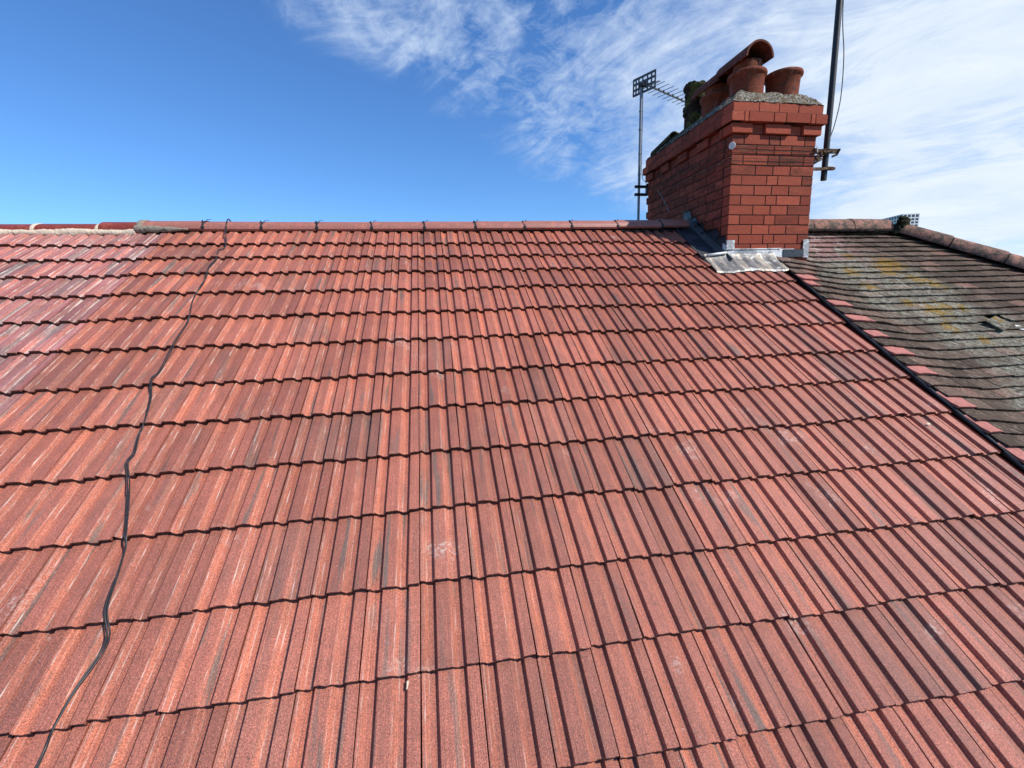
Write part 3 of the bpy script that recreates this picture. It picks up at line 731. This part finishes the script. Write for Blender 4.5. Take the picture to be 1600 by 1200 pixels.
# corbel courses
def teeth_course(z, p):
    for face in range(4):
        full = face in (0, 2); L = (CX1 - CX0 + 2 * p) if full else (CY1 - CY0 + 2 * p)
        if full: seq = [(.155, 1), (.0875, 0), (.0, 0)]; 
        if full: seq = [.170, .105, .215, .105, .155]; kx = L / sum(seq); seq = [q * kx for q in seq]
        else:
            n = round((L - .17) / .33); kx = (L - .0) / (n * .33 + .17); seq = []
            for _ in range(n): seq += [.170 * kx, .16 * kx]
            seq.append(.170 * kx)
        s = 0
        x0, x1, y0, y1 = CX0 - p, CX1 + p, CY0 - p, CY1 + p
        for i, q in enumerate(seq):
            g = .0045; a, b = s, s + q - g; s += q; rec = p + .002 if i % 2 else 0; D = .13
            if i == len(seq) - 1: b = L
            if not full:
                if i == 0: a = D + g
                if i == len(seq) - 1: b = L - D - g
                if b - a < .02: continue
            if face == 0: brick(x0 + a, x0 + b, y0 + rec, y0 + D, z)
            if face == 2: brick(x0 + a, x0 + b, y1 - D, y1 - rec, z)
            if face == 3: brick(x0 + rec, x0 + D, y0 + a, y0 + b, z, .75)  # left face teeth darkened in colour to carry its shade
            if face == 1: brick(x1 - D, x1 - rec, y0 + a, y0 + b, z)
teeth_course(ZT, .026)
# second corbel course: header, closer, stretcher, header, stretcher, closer, header
def seq_course(z, p, fseq, sfirst):
    x0, x1, y0, y1 = CX0 - p, CX1 + p, CY0 - p, CY1 + p; D = .14; g = .005
    for yy0, yy1 in ((y0, y0 + D), (y1 - D, y1)):
        s = 0; k = (x1 - x0) / sum(fseq)
        for i, q in enumerate(fseq):
            q *= k; brick(x0 + s + (g / 2 if i else 0), x0 + s + q - (g / 2 if i < len(fseq) - 1 else 0), yy0, yy1, z); s += q
    L = y1 - y0 - 2 * D; n = round(L / .2); 
    for xx0, xx1 in ((x0, x0 + D), (x1 - D, x1)):
        s = 0; seq = []
        while s < L: seq.append(.235 if (len(seq) + sfirst) % 2 else .112); s += seq[-1]
        k = L / sum(seq); s = 0
        for q in seq: q *= k; brick(xx0, xx1, y0 + D + s + g / 2, y0 + D + s + q - g / 2, z, .75 if xx0 < CX0 + .1 else .1); s += q  # left side gets painted shade on top of any soot
seq_course(ZT + CH, .052, [.115, .040, .235, .115, .235, .045, .115], 0)
seq_course(ZT + 2 * CH, .026, [.235, .185, .180, .235], 1)
br.build('brickwork', M_BRICK, stack)
co = MB(); e = .0035
co.box(((CX0 + CX1) / 2, (CY0 + CY1) / 2, (ZT - .2) / 2 - .1 + .0), (CX1 - CX0 - 2 * e, CY1 - CY0 - 2 * e, ZT + .4))
for i, p in enumerate((-.001, .052 - e, .026 - e)):
    co.box(((CX0 + CX1) / 2, (CY0 + CY1) / 2, ZT + CH * i + CH / 2 - .002 + i * .0007), (CX1 - CX0 + 2 * p - .004, CY1 - CY0 + 2 * p - .004, CH - .003 - i * .001))
co.build('mortar_core', M_JOINT, stack)
# flaunching
ZF = ZT + 3 * CH
fl = MB(); nx, ny = 46, 84; V = []; p = .030
for j in range(ny + 1):
    for i in range(nx + 1):
        a, b = i / nx, j / ny; x = CX0 - p + a * (CX1 - CX0 + 2 * p); y = CY0 - p + b * (CY1 - CY0 + 2 * p)
        d = min(min(a, 1 - a) * (CX1 - CX0), min(b, 1 - b) * (CY1 - CY0)); t = min(1, d / .20); hgt = .165 * (1 - (1 - t) ** 1.6)
        nz = mnoise.noise(Vector((x * 13, y * 13, 1))) * .020 + mnoise.noise(Vector((x * 45, y * 45, 5))) * .016 + mnoise.noise(Vector((x * 100, y * 100, 5))) * .008
        ed = d <= .001
        sh = mnoise.noise(Vector((x * 30, y * 30, 9))) * .010 if ed else 0
        V.append((x + (sh if i in (0, nx) else 0), y + (sh if j in (0, ny) else 0), ZF - .010 + hgt + nz * min(1, d / .05 + .3) + (.006 if ed else .004)))
F = [(j * (nx + 1) + i, j * (nx + 1) + i + 1, (j + 1) * (nx + 1) + i + 1, (j + 1) * (nx + 1) + i) for j in range(ny) for i in range(nx)]
fl.add(V, F)
fl.build('flaunching', M_FLAUNCH, stack, smooth=True)
# pots
def pot(c, r0, r1, z0, z1, m, rim=.020, hood=None, sleeve=None, label=None, wob=0.0):
    mb = MB(); th = .018; H = z1 - z0
    pr = [(r0, 0), (r0 * .5 + r1 * .5, H * .5), (r1, H - .055), (r1 + rim * .35, H - .045), (r1 + rim * .9, H - .034), (r1 + rim, H - .020), (r1 + rim * .8, H - .006), (r1 + rim * .2, H), (r1 - th + .004, H - .003), (r1 - th, H - .02), (r1 - th, H * .3)]
    mb.lathe((c[0], c[1], z0), pr, 48, wob); o = mb.build('chimney_pot', m, stack, smooth=50, label=label)
    if sleeve:
        s = MB(); s.lathe((c[0], c[1], z1 - .06), [(sleeve[0], 0), (sleeve[0], sleeve[1] + .06), (sleeve[0] - .015, sleeve[1] + .06), (sleeve[0] - .015, 0)], 40)
        q = s.build('flue_liner', m, None, smooth=40); q.parent = o; q.data.transform(Matrix.Translation(-parent_origin(stack)))
    return o
def child_of(mb, name, m, o, smooth=40):
    q = mb.build(name, m, None, smooth=smooth); q.parent = o; q.data.transform(Matrix.Translation(-parent_origin(o))); return q
pA = pot((2.975, 1.60), .136, .142, 2.24, 2.512, M_POT, sleeve=(.118, .075), label='front left terracotta pot under a half-round clay hood')
pB = pot((3.335, 1.60), .128, .140, 2.24, 2.525, M_POT, label='front right open terracotta pot')
pC = pot((2.965, 2.02), .136, .142, 2.24, 2.500, M_POT, sleeve=(.118, .07), label='middle left terracotta pot under a half-round clay hood')
pD = pot((2.965, 2.42), .105, .105, 2.20, 2.765, M_MOSSPOT, rim=.020, label='tall blackened pot furred with moss', wob=.01)
pE = pot((3.33, 2.05), .120, .130, 2.24, 2.46, M_POT)
h1 = MB(); half_round(h1, (2.965, 1.880, 2.582), (2.968, 1.430, 2.572), r=.128, th=.016, n=20, tint=(.5, .5, .5), flare=.004); child_of(h1, 'half_round_hood', M_HOOD, pA)
h2 = MB(); half_round(h2, (2.955, 2.285, 2.562), (2.965, 1.835, 2.560), r=.124, th=.016, n=20, flare=.002); child_of(h2, 'half_round_hood', M_HOOD, pC)
mm = MB()
for q in range(16):
    a = q * .4; lump(mm, (2.965 + .10 * math.cos(a), 2.42 + .10 * math.sin(a), 2.755 + rng.normal(0, .012)), (.026, .026, .016), q, amp=.5)
for q in range(12):
    a = rng.random() * 6.3; lump(mm, (2.965 + .108 * math.cos(a), 2.42 + .108 * math.sin(a), 2.35 + .35 * rng.random()), (.014, .014, .028), q + 40, amp=.6)
child_of(mm, 'moss', M_MOSS, pD, True)['kind'] = 'stuff'
# dark broken tile bedded on the far end
mb = MB(); half_round(mb, (2.80, 2.94, 2.215), (2.86, 2.60, 2.31), r=.085, th=.014); mb.build('bedded_tile', M_MOSSPOT, stack, smooth=40)

# flashing: front apron upstand, stepped side flashing, side gutter, tray
zb = .905
mb = MB()
mb.box(((CX0 + CX1) / 2 - .06, CY0 - .006, zb + .035), (.655, .006, .075), jit=.001)
mb.box((CX0 + .028, CY0 - .010, zb + .075), (.075, .006, .150), jit=.0015); mb.box((CX0 - .007, CY0 + .02, zb + .07), (.006, .06, .15), jit=.0015)
mb.box((CX1 - .022, CY0 - .010, zb + .075), (.060, .006, .160), jit=.0015); mb.box((CX1 + .007, CY0 + .02, zb + .06), (.006, .06, .16), jit=.0015)
# folded-out foot of the apron
mb.tube([(CX0 - .02, CY0 - .016, zb + .072), (CX0 + .2, CY0 - .012, zb + .073), (CX1 - .28, CY0 - .010, zb + .076)], .005, 6)
mb.build('apron_flashing', M_LEADW, stack, label='bright bleached lead apron across the chimney foot')
mb = MB(); mb.box((CX1 - .15, CY0 - .013, zb + .034), (.21, .005, .070), jit=.0015); mb.build('apron_patch', M_LEAD, stack)
mb = MB()
for k in range(6):       # stepped pieces on the left face
    yA = CY0 + .015 + k * .118; zA = rw(0, -yA / CT)[2] + .0
    z0 = ZT - CH * round((ZT - (yA * ST / CT + .085)) / CH)
    pts = [(yA - .05, z0 - .16), (yA + .135, z0 - .04), (yA + .130, z0 + CH - .010), (yA + .02, z0 + CH - .012), (yA - .02, z0 + .01)]
    x = CX0 - .006 - .0006 * k; t = .003
    V = [(x, y, z) for y, z in pts] + [(x - t, y, z) for y, z in pts]; n = len(pts)
    mb.add(V, [tuple(range(n)), tuple(range(2 * n - 1, n - 1, -1))] + [(i, n + i, n + (i + 1) % n, (i + 1) % n) for i in range(n)])
    mb.box((x - .012, yA + .075, z0 + CH - .008), (.026, .118, .003), R=Matrix.Rotation(-.25, 3, 'Y'))
mb.build('step_flashing', M_LEAD, stack)
mb = MB()
sx = np.linspace(0, 1, 12); pv = np.linspace(-2.42, -1.55, 26); V = []
for v in pv:
    for f in sx:
        x = 2.470 + (CX0 - .010 - 2.470) * f + (.03 * (v + 1.75) if v > -1.75 else 0) * (1 - f)
        h = (.020 + .004 * math.sin(v * 25)) if f < .10 else (.004 + .006 * mnoise.noise(Vector((x * 9, v * 7, 0))))
        if f > .93: h = .05 + .02 * (f - .93)
        V.append(rw(x, v, h))
n = len(sx); F = [(j * n + i, j * n + i + 1, (j + 1) * n + i + 1, (j + 1) * n + i) for j in range(len(pv) - 1) for i in range(n - 1)]
mb.add(V, F); mb.build('side_gutter', M_LEAD, stack, smooth=True)
mb = MB(); mb.tube([rw(2.692, v, .052 + .002 * math.sin(v * 17)) for v in np.linspace(-2.43, -1.64, 14)], .004, 6); mb.build('gutter_upstand', M_ALU, stack)
# tray in front of the stack, dressed over the tiles below
mb = MB(); nx, nv = 90, 22; V = []
for j in range(nv + 1):
    for i in range(nx + 1):
        f, g = i / nx, j / nv; v0_, v1_ = -1.66, -1.385 + .012 * math.sin(f * 9) - .02 * f
        x = 2.490 + .70 * f + (-.004 * g); v = v0_ + (v1_ - v0_) * g
        ph = ((x) / W) % 1.0; tile = float(prof(np.array([ph]))[0]) * .22
        h = .022 + tile * g ** .8 + .003 * mnoise.noise(Vector((x * 14, v * 14, 2)))
        if j == nv: h -= .010
        if g < .28: h += .020 * (1 - g / .28) ** 1.5
        V.append(rw(x, v, h))
n = nx + 1; mb.add(V, [(j * n + i, j * n + i + 1, (j + 1) * n + i + 1, (j + 1) * n + i) for j in range(nv) for i in range(nx)])
mb.build('lead_tray', M_TRAY, stack, smooth=True, label='white-streaked lead tray dressed over the tiles')
# white roll at the left end of the tray
mb = MB(); mb.tube([rw(2.50, -1.625, .048), rw(2.60, -1.635, .053), rw(2.70, -1.650, .058)], [.009, .012, .010], 8)
mb.build('tray_roll', M_WHITEP, stack, smooth=True)

# ------------------------------------------------------------------ aerial on the far left corner
aer = thing('tv_aerial', 'thin galvanised mast with a yagi TV aerial behind the left side of the chimney', 'aerial', (2.64, 3.05, 1.6))
mb = MB(); mb.tube([(2.64, 3.05, .9), (2.64, 3.05, 2.0), (2.642, 3.05, 3.06)], .0155, 12)
for z in (2.55, 2.05, 2.28, 2.75): mb.tube([(2.64, 3.05, z - .008), (2.64, 3.05, z + .008)], .019, 10)
mb.build('mast', M_MAST, aer, smooth=40)
bd = Vector((.8793, .4758, 0)).normalized(); el = Vector((-bd.y, bd.x, 0)); b0 = Vector((2.655, 3.03, 3.045))
mb = MB(); e_ = b0 + bd * 1.02
R = Matrix((bd, el, (0, 0, 1))).transposed()
mb.box(b0 + bd * .50, (1.08, .015, .015), R=R); mb.build('boom', M_ALU, aer)
mb = MB()
for k in range(9):
    c = b0 + bd * (.20 + k * .098) + Vector((0, 0, .013)); L = .155 - .004 * k
    mb.tube([c - el * L, c + el * L], .0035, 6); mb.box(c - Vector((0, 0, .004)), (.018, .03, .014), R=R)
c = b0 + bd * .135 + Vector((0, 0, .012)); 
for s in (-1, 1): mb.tube([c + el * .13 + bd * .012 * s, c - el * .13 + bd * .012 * s], .004, 6)
mb.build('director_rods', M_ALU, aer)
mb = MB(); c0 = b0 + bd * .02
for z in (-.085, -.030, .030, .085): mb.box(c0 + Vector((0, 0, z)), (.005, .31, .026), R=R)
for f in (-.150, -.10, -.045, .02, .075, .115, .152): mb.box(c0 + el * f, (.0046, .020, .19), R=R)
mb.build('reflector', M_ALU, aer)
mb = MB(); mb.box(b0 + bd * .05, (.05, .045, .05), R=R, bev=.004); mb.box((2.645, 3.042, 3.03), (.05, .05, .04), R=R, bev=.004); mb.build('mast_clamp', M_BLACK, aer)
mb = MB()
for z in (1.905, 1.815): mb.box((2.655, 3.035, z), (.15, .03, .028)); mb.tube([(2.62, 3.07, z), (2.66, 3.07, z)], .006, 6)
mb.box((2.72, 3.0, 1.86), (.02, .05, .13)); mb.build('bracket', M_BLACK, aer)
mb = MB(); mb.tube(spline([(2.658, 3.04, 3.0), (2.660, 3.038, 2.6), (2.660, 3.04, 2.25), (2.668, 3.03, 2.02), (2.700, 3.0, 1.95), (2.712, 2.975, 1.90)], 6), .0035, 6); mb.build('aerial_lead', M_CABLE, aer)

# ------------------------------------------------------------------ leaning pole lashed to the right-hand side
pole = thing('aerial_pole', 'tall dark leaning steel pole bracketed to the right side of the chimney', 'pole', (3.80, 1.55, 1.63))
mb = MB(); mb.tube([(3.800, 1.55, 1.62), (3.822, 1.57, 2.4), (3.838, 1.59, 3.2), (3.86, 1.62, 4.1)], .0255, 16)
mb.build('pole_tube', M_STEELD, pole, smooth=40)
mb = MB()
for z, l in ((1.865, .40), (1.712, .36)):
    mb.box((3.70, 1.525, z), (l, .030, .034 if z > 1.8 else .022), R=Matrix.Rotation(-.03, 3, 'Y')); 
mb.box((3.550, 1.50, 1.79), (.012, .09, .24)); mb.tube([(3.57, 1.50, 1.90), (3.66, 1.52, 1.76), (3.74, 1.53, 1.80)], .012, 6)
mb.tube([(3.845, 1.50, 1.875), (3.775, 1.49, 1.875), (3.765, 1.55, 1.875), (3.78, 1.60, 1.875)], .006, 6)
mb.tube([(3.90, 1.50, 1.885), (3.89, 1.52, 1.84), (3.85, 1.53, 1.825)], .010, 6)
mb.tube([(3.845, 1.50, 1.722), (3.77, 1.49, 1.722)], .006, 6)
for q in range(5): lump(mb, (3.60 + .035 * q, 1.51, 1.83 + .03 * math.sin(q * 2.1)), (.024, .02, .026), q, amp=.7)
mb.build('bracket', M_RUST, pole)
mb = MB(); mb.tube(spline([(3.862, 1.60, 4.05), (3.870, 1.58, 3.1), (3.905, 1.56, 2.7), (3.905, 1.55, 2.35), (3.868, 1.55, 2.12), (3.832, 1.55, 2.0)], 8), .0045, 6); mb.build('hanging_cable', M_CABLE, pole)
mb = MB()
def loop(z, sag=0.0):
    o = .012; P = [(CX1 + .03, CY0 + .1, z), (CX1 + o, CY0 - o, z), (CX0 + .4, CY0 - o, z - sag), (CX0 - o, CY0 - o, z), (CX0 - o, CY0 + .9, z), (CX0 - o, CY1 + o, z), (CX1 + o, CY1 + o, z), (CX1 + o, CY0 + .2, z)]
    mb.tube(P, .0026, 5)
loop(1.838); loop(1.806, .003); loop(1.742); loop(1.716, .01)
mb.build('lashing_wire', M_RUST, pole)
for sx, x in ((-1, CX0), (1, CX1)):
    g = MB(); g.lathe((0, 0, 0), [(.001, -.004), (.025, -.004), (.027, 0), (.025, .004), (.001, .004)], 20)
    V = g.v[0]; Rm = np.array(Matrix.Rotation(sx * math.radians(45), 3, 'Z') @ Matrix.Rotation(math.radians(90), 3, 'X'))
    V = V @ Rm.T * np.array([1, 1, 1.15]) + np.array([x + sx * .010, CY0 - .012, 1.838]); g.v[0] = V
    g.build('corner_guard', M_WHITEP, pole, smooth=40)

# loose wire on the shaded left face of the stack
mb = MB(); mb.tube([(CX0 - .010, 2.72, 1.80), (CX0 - .012, 2.60, 1.70), (CX0 - .012, 2.42, 1.50)], .003, 5)
o = mb.build('loose_wire', M_MAST, stack)

# ------------------------------------------------------------------ cable over the roof
cab = thing('roof_cable', 'black twin cable hanging over the ridge and snaking down the red tiles', 'cable', rw(-1.3, 1.3))
CP = [(-1.486, -1.873), (-1.512, -1.82), (-1.498, -1.694), (-1.497, -1.547), (-1.478, -1.389), (-1.468, -1.276), (-1.481, -1.194), (-1.458, -1.074), (-1.42, -.924), (-1.417, -.84), (-1.407, -.625), (-1.396, -.395), (-1.407, -.317), (-1.368, -.19), (-1.335, -.072), (-1.314, .025), (-1.323, .065), (-1.304, .139), (-1.289, .197), (-1.292, .252), (-1.257, .343), (-1.206, .462), (-1.147, .615), (-1.133, .672), (-1.11, .776), (-1.105, .813), (-1.084, .918), (-1.052, .995), (-1.043, 1.046), (-1.05, 1.092), (-1.067, 1.17), (-1.074, 1.258), (-1.08, 1.31), (-1.07, 1.42), (-1.02, 1.7), (-1.0, 2.1)]
nose = np.array([-2.262] + NOSE)
def surf(x, v):
    j = np.searchsorted(nose, v); j = min(max(j, 1), len(nose) - 1); return TT * (v - nose[j - 1]) / (nose[j] - nose[j - 1])
base = [(-1.60, YR + .35, 1.12), (-1.59, YR + .12, 1.262), (-1.585, YR + .03, 1.316), (-1.578, YR - .03, 1.318), (-1.565, YR - .10, 1.275), (-1.560, YR - .134, 1.235)]
pts = base + [rw(-1.545, -2.13, .038), rw(-1.50, -1.97, .033)]
for (x, v) in CP:
    h = max(surf(x, v), surf(x, v - .03) , surf(x, v + .02)); pts.append(rw(x, v, h + .0105))
sp = spline(pts, 10)
for ph in (0, math.pi):
    mb = MB(); q = []
    for i, p in enumerate(sp):
        a = i * .045 + ph + .8 * math.sin(i * .011); r_ = .0044
        q.append((p[0] + r_ * math.cos(a), p[1] + r_ * math.sin(a) * .3 * -ST, p[2] + r_ * math.sin(a) * .5))
    mb.tube(q, .0029, 7); mb.build('cable_strand', M_CABLE, cab, smooth=True)

# small debris on the tiles
chip = thing('mortar_chip', 'small pale chip standing at a tile edge near the bottom centre', 'debris', rw(-.045, 1.285, .0))
mb = MB(); mb.box(rw(-.045, 1.285, .004), (.005, .026, .004), R=Matrix.Rotation(TH, 3, 'X') @ Matrix.Rotation(-.15, 3, 'Z'), bev=.0015, jit=.001); mb.build('chip_flake', M_CREAM, chip)
leaf = thing('dry_leaf', 'tiny pale dry leaf scrap on the tiles near the black trim', 'leaf', rw(2.90, .40, .02))
mb = MB(); lp = rw(2.88, .395, .022)
mb.add([(lp[0] - .014, lp[1], lp[2]), (lp[0], lp[1] + .007, lp[2] + .008), (lp[0] + .018, lp[1] + .002, lp[2] + .004), (lp[0] + .002, lp[1] - .008, lp[2] - .002)], [(0, 1, 2, 3)])
mb.add([(lp[0] - .014, lp[1], lp[2] - .001), (lp[0], lp[1] + .007, lp[2] + .007), (lp[0] + .018, lp[1] + .002, lp[2] + .003), (lp[0] + .002, lp[1] - .008, lp[2] - .003)], [(0, 3, 2, 1)])
mb.build('leaf_blade', M_CREAM, leaf)

# ------------------------------------------------------------------ tower block far behind the old roof
tw = thing('tower_block', 'far white tower block with a grid of dark windows peeping over the old ridge', 'building', (430, 370, -7))
T = 410.0
P0 = Vector((CAM[0] + 1.0320 * T, CAM[1] + .8911 * T, 0)); ztop = CAM[2] + .1722 * T
fd = Vector((.975, -.222, 0)).normalized(); sdv = Vector((.222, .975, 0)).normalized(); FW, SW = 14.6, 34.0
def tbox(mb, a0, a1, b0, b1, z0, z1):
    V = []
    for z in (z0, z1):
        for (a, b) in ((a0, b0), (a1, b0), (a1, b1), (a0, b1)):
            p = P0 + fd * a + sdv * b; V.append((p.x, p.y, z))
    mb.add(V, [(0, 3, 2, 1), (4, 5, 6, 7), (0, 1, 5, 4), (1, 2, 6, 5), (2, 3, 7, 6), (3, 0, 4, 7)])
M_TWALL = m_simple('white_render', (0.80, 0.79, 0.76), 0.85, 0, 0.06, .3, 0.2, 0.0)
M_TWIN = m_simple('dark_glass', (0.045, 0.05, 0.06), 0.25, 0, 0.3, .5, 0.5, 0.0)
mb = MB(); tbox(mb, .25, FW - .25, .25, SW - .25, -7, ztop - .6); mb.build('tower_core', M_TWIN, tw)
FH = 2.75; fl_n = int((ztop + 7) / FH)
mb = MB()
for k in range(fl_n):            # white frame: spandrels and piers standing proud of the glass
    zt_ = ztop - k * FH
    tbox(mb, 0, FW, 0, .24, zt_ - .95 + (0.5 if k == 0 else 0), zt_); tbox(mb, 0, .24, .245, SW, zt_ - .95 + (0.5 if k == 0 else 0), zt_)
for i in range(5): x = i * (FW - .9) / 4; tbox(mb, x, x + .9, -.01, .23, -7, ztop - .005)
for i in range(11): y = .25 + i * (SW - 1.15) / 10; tbox(mb, -.01, .23, y, y + .9, -7, ztop - .005)
tbox(mb, -.02, FW + .02, -.02, SW, ztop - .002, ztop + .35)
mb.build('tower_frame', M_TWALL, tw)
for k in range(8):
    z1 = ztop - k * FH - .95 + (.5 if k == 0 else 0); z0 = ztop - (k + 1) * FH
    for i in range(4):
        x = .9 + i * (FW - .9) / 4; mb = MB(); tbox(mb, x, x + (FW - .9) / 4 - .9, .12, .20, z0, z1); mb.build('window', M_TWIN, tw)

# ------------------------------------------------------------------ ground far below
mb = MB(); n = 64
V = [(0, 0, -7.0)] + [(3000 * math.cos(2 * math.pi * k / n), 3000 * math.sin(2 * math.pi * k / n), -7.0) for k in range(n)]
mb.add(V, [(0, 1 + k, 1 + (k + 1) % n) for k in range(n)])
g = mb.build('ground', m_simple('ground_mixed', (0.10, 0.11, 0.07), 0.95, 0, 0.3, .05, 0.1, 0.0)); g['kind'] = 'structure'
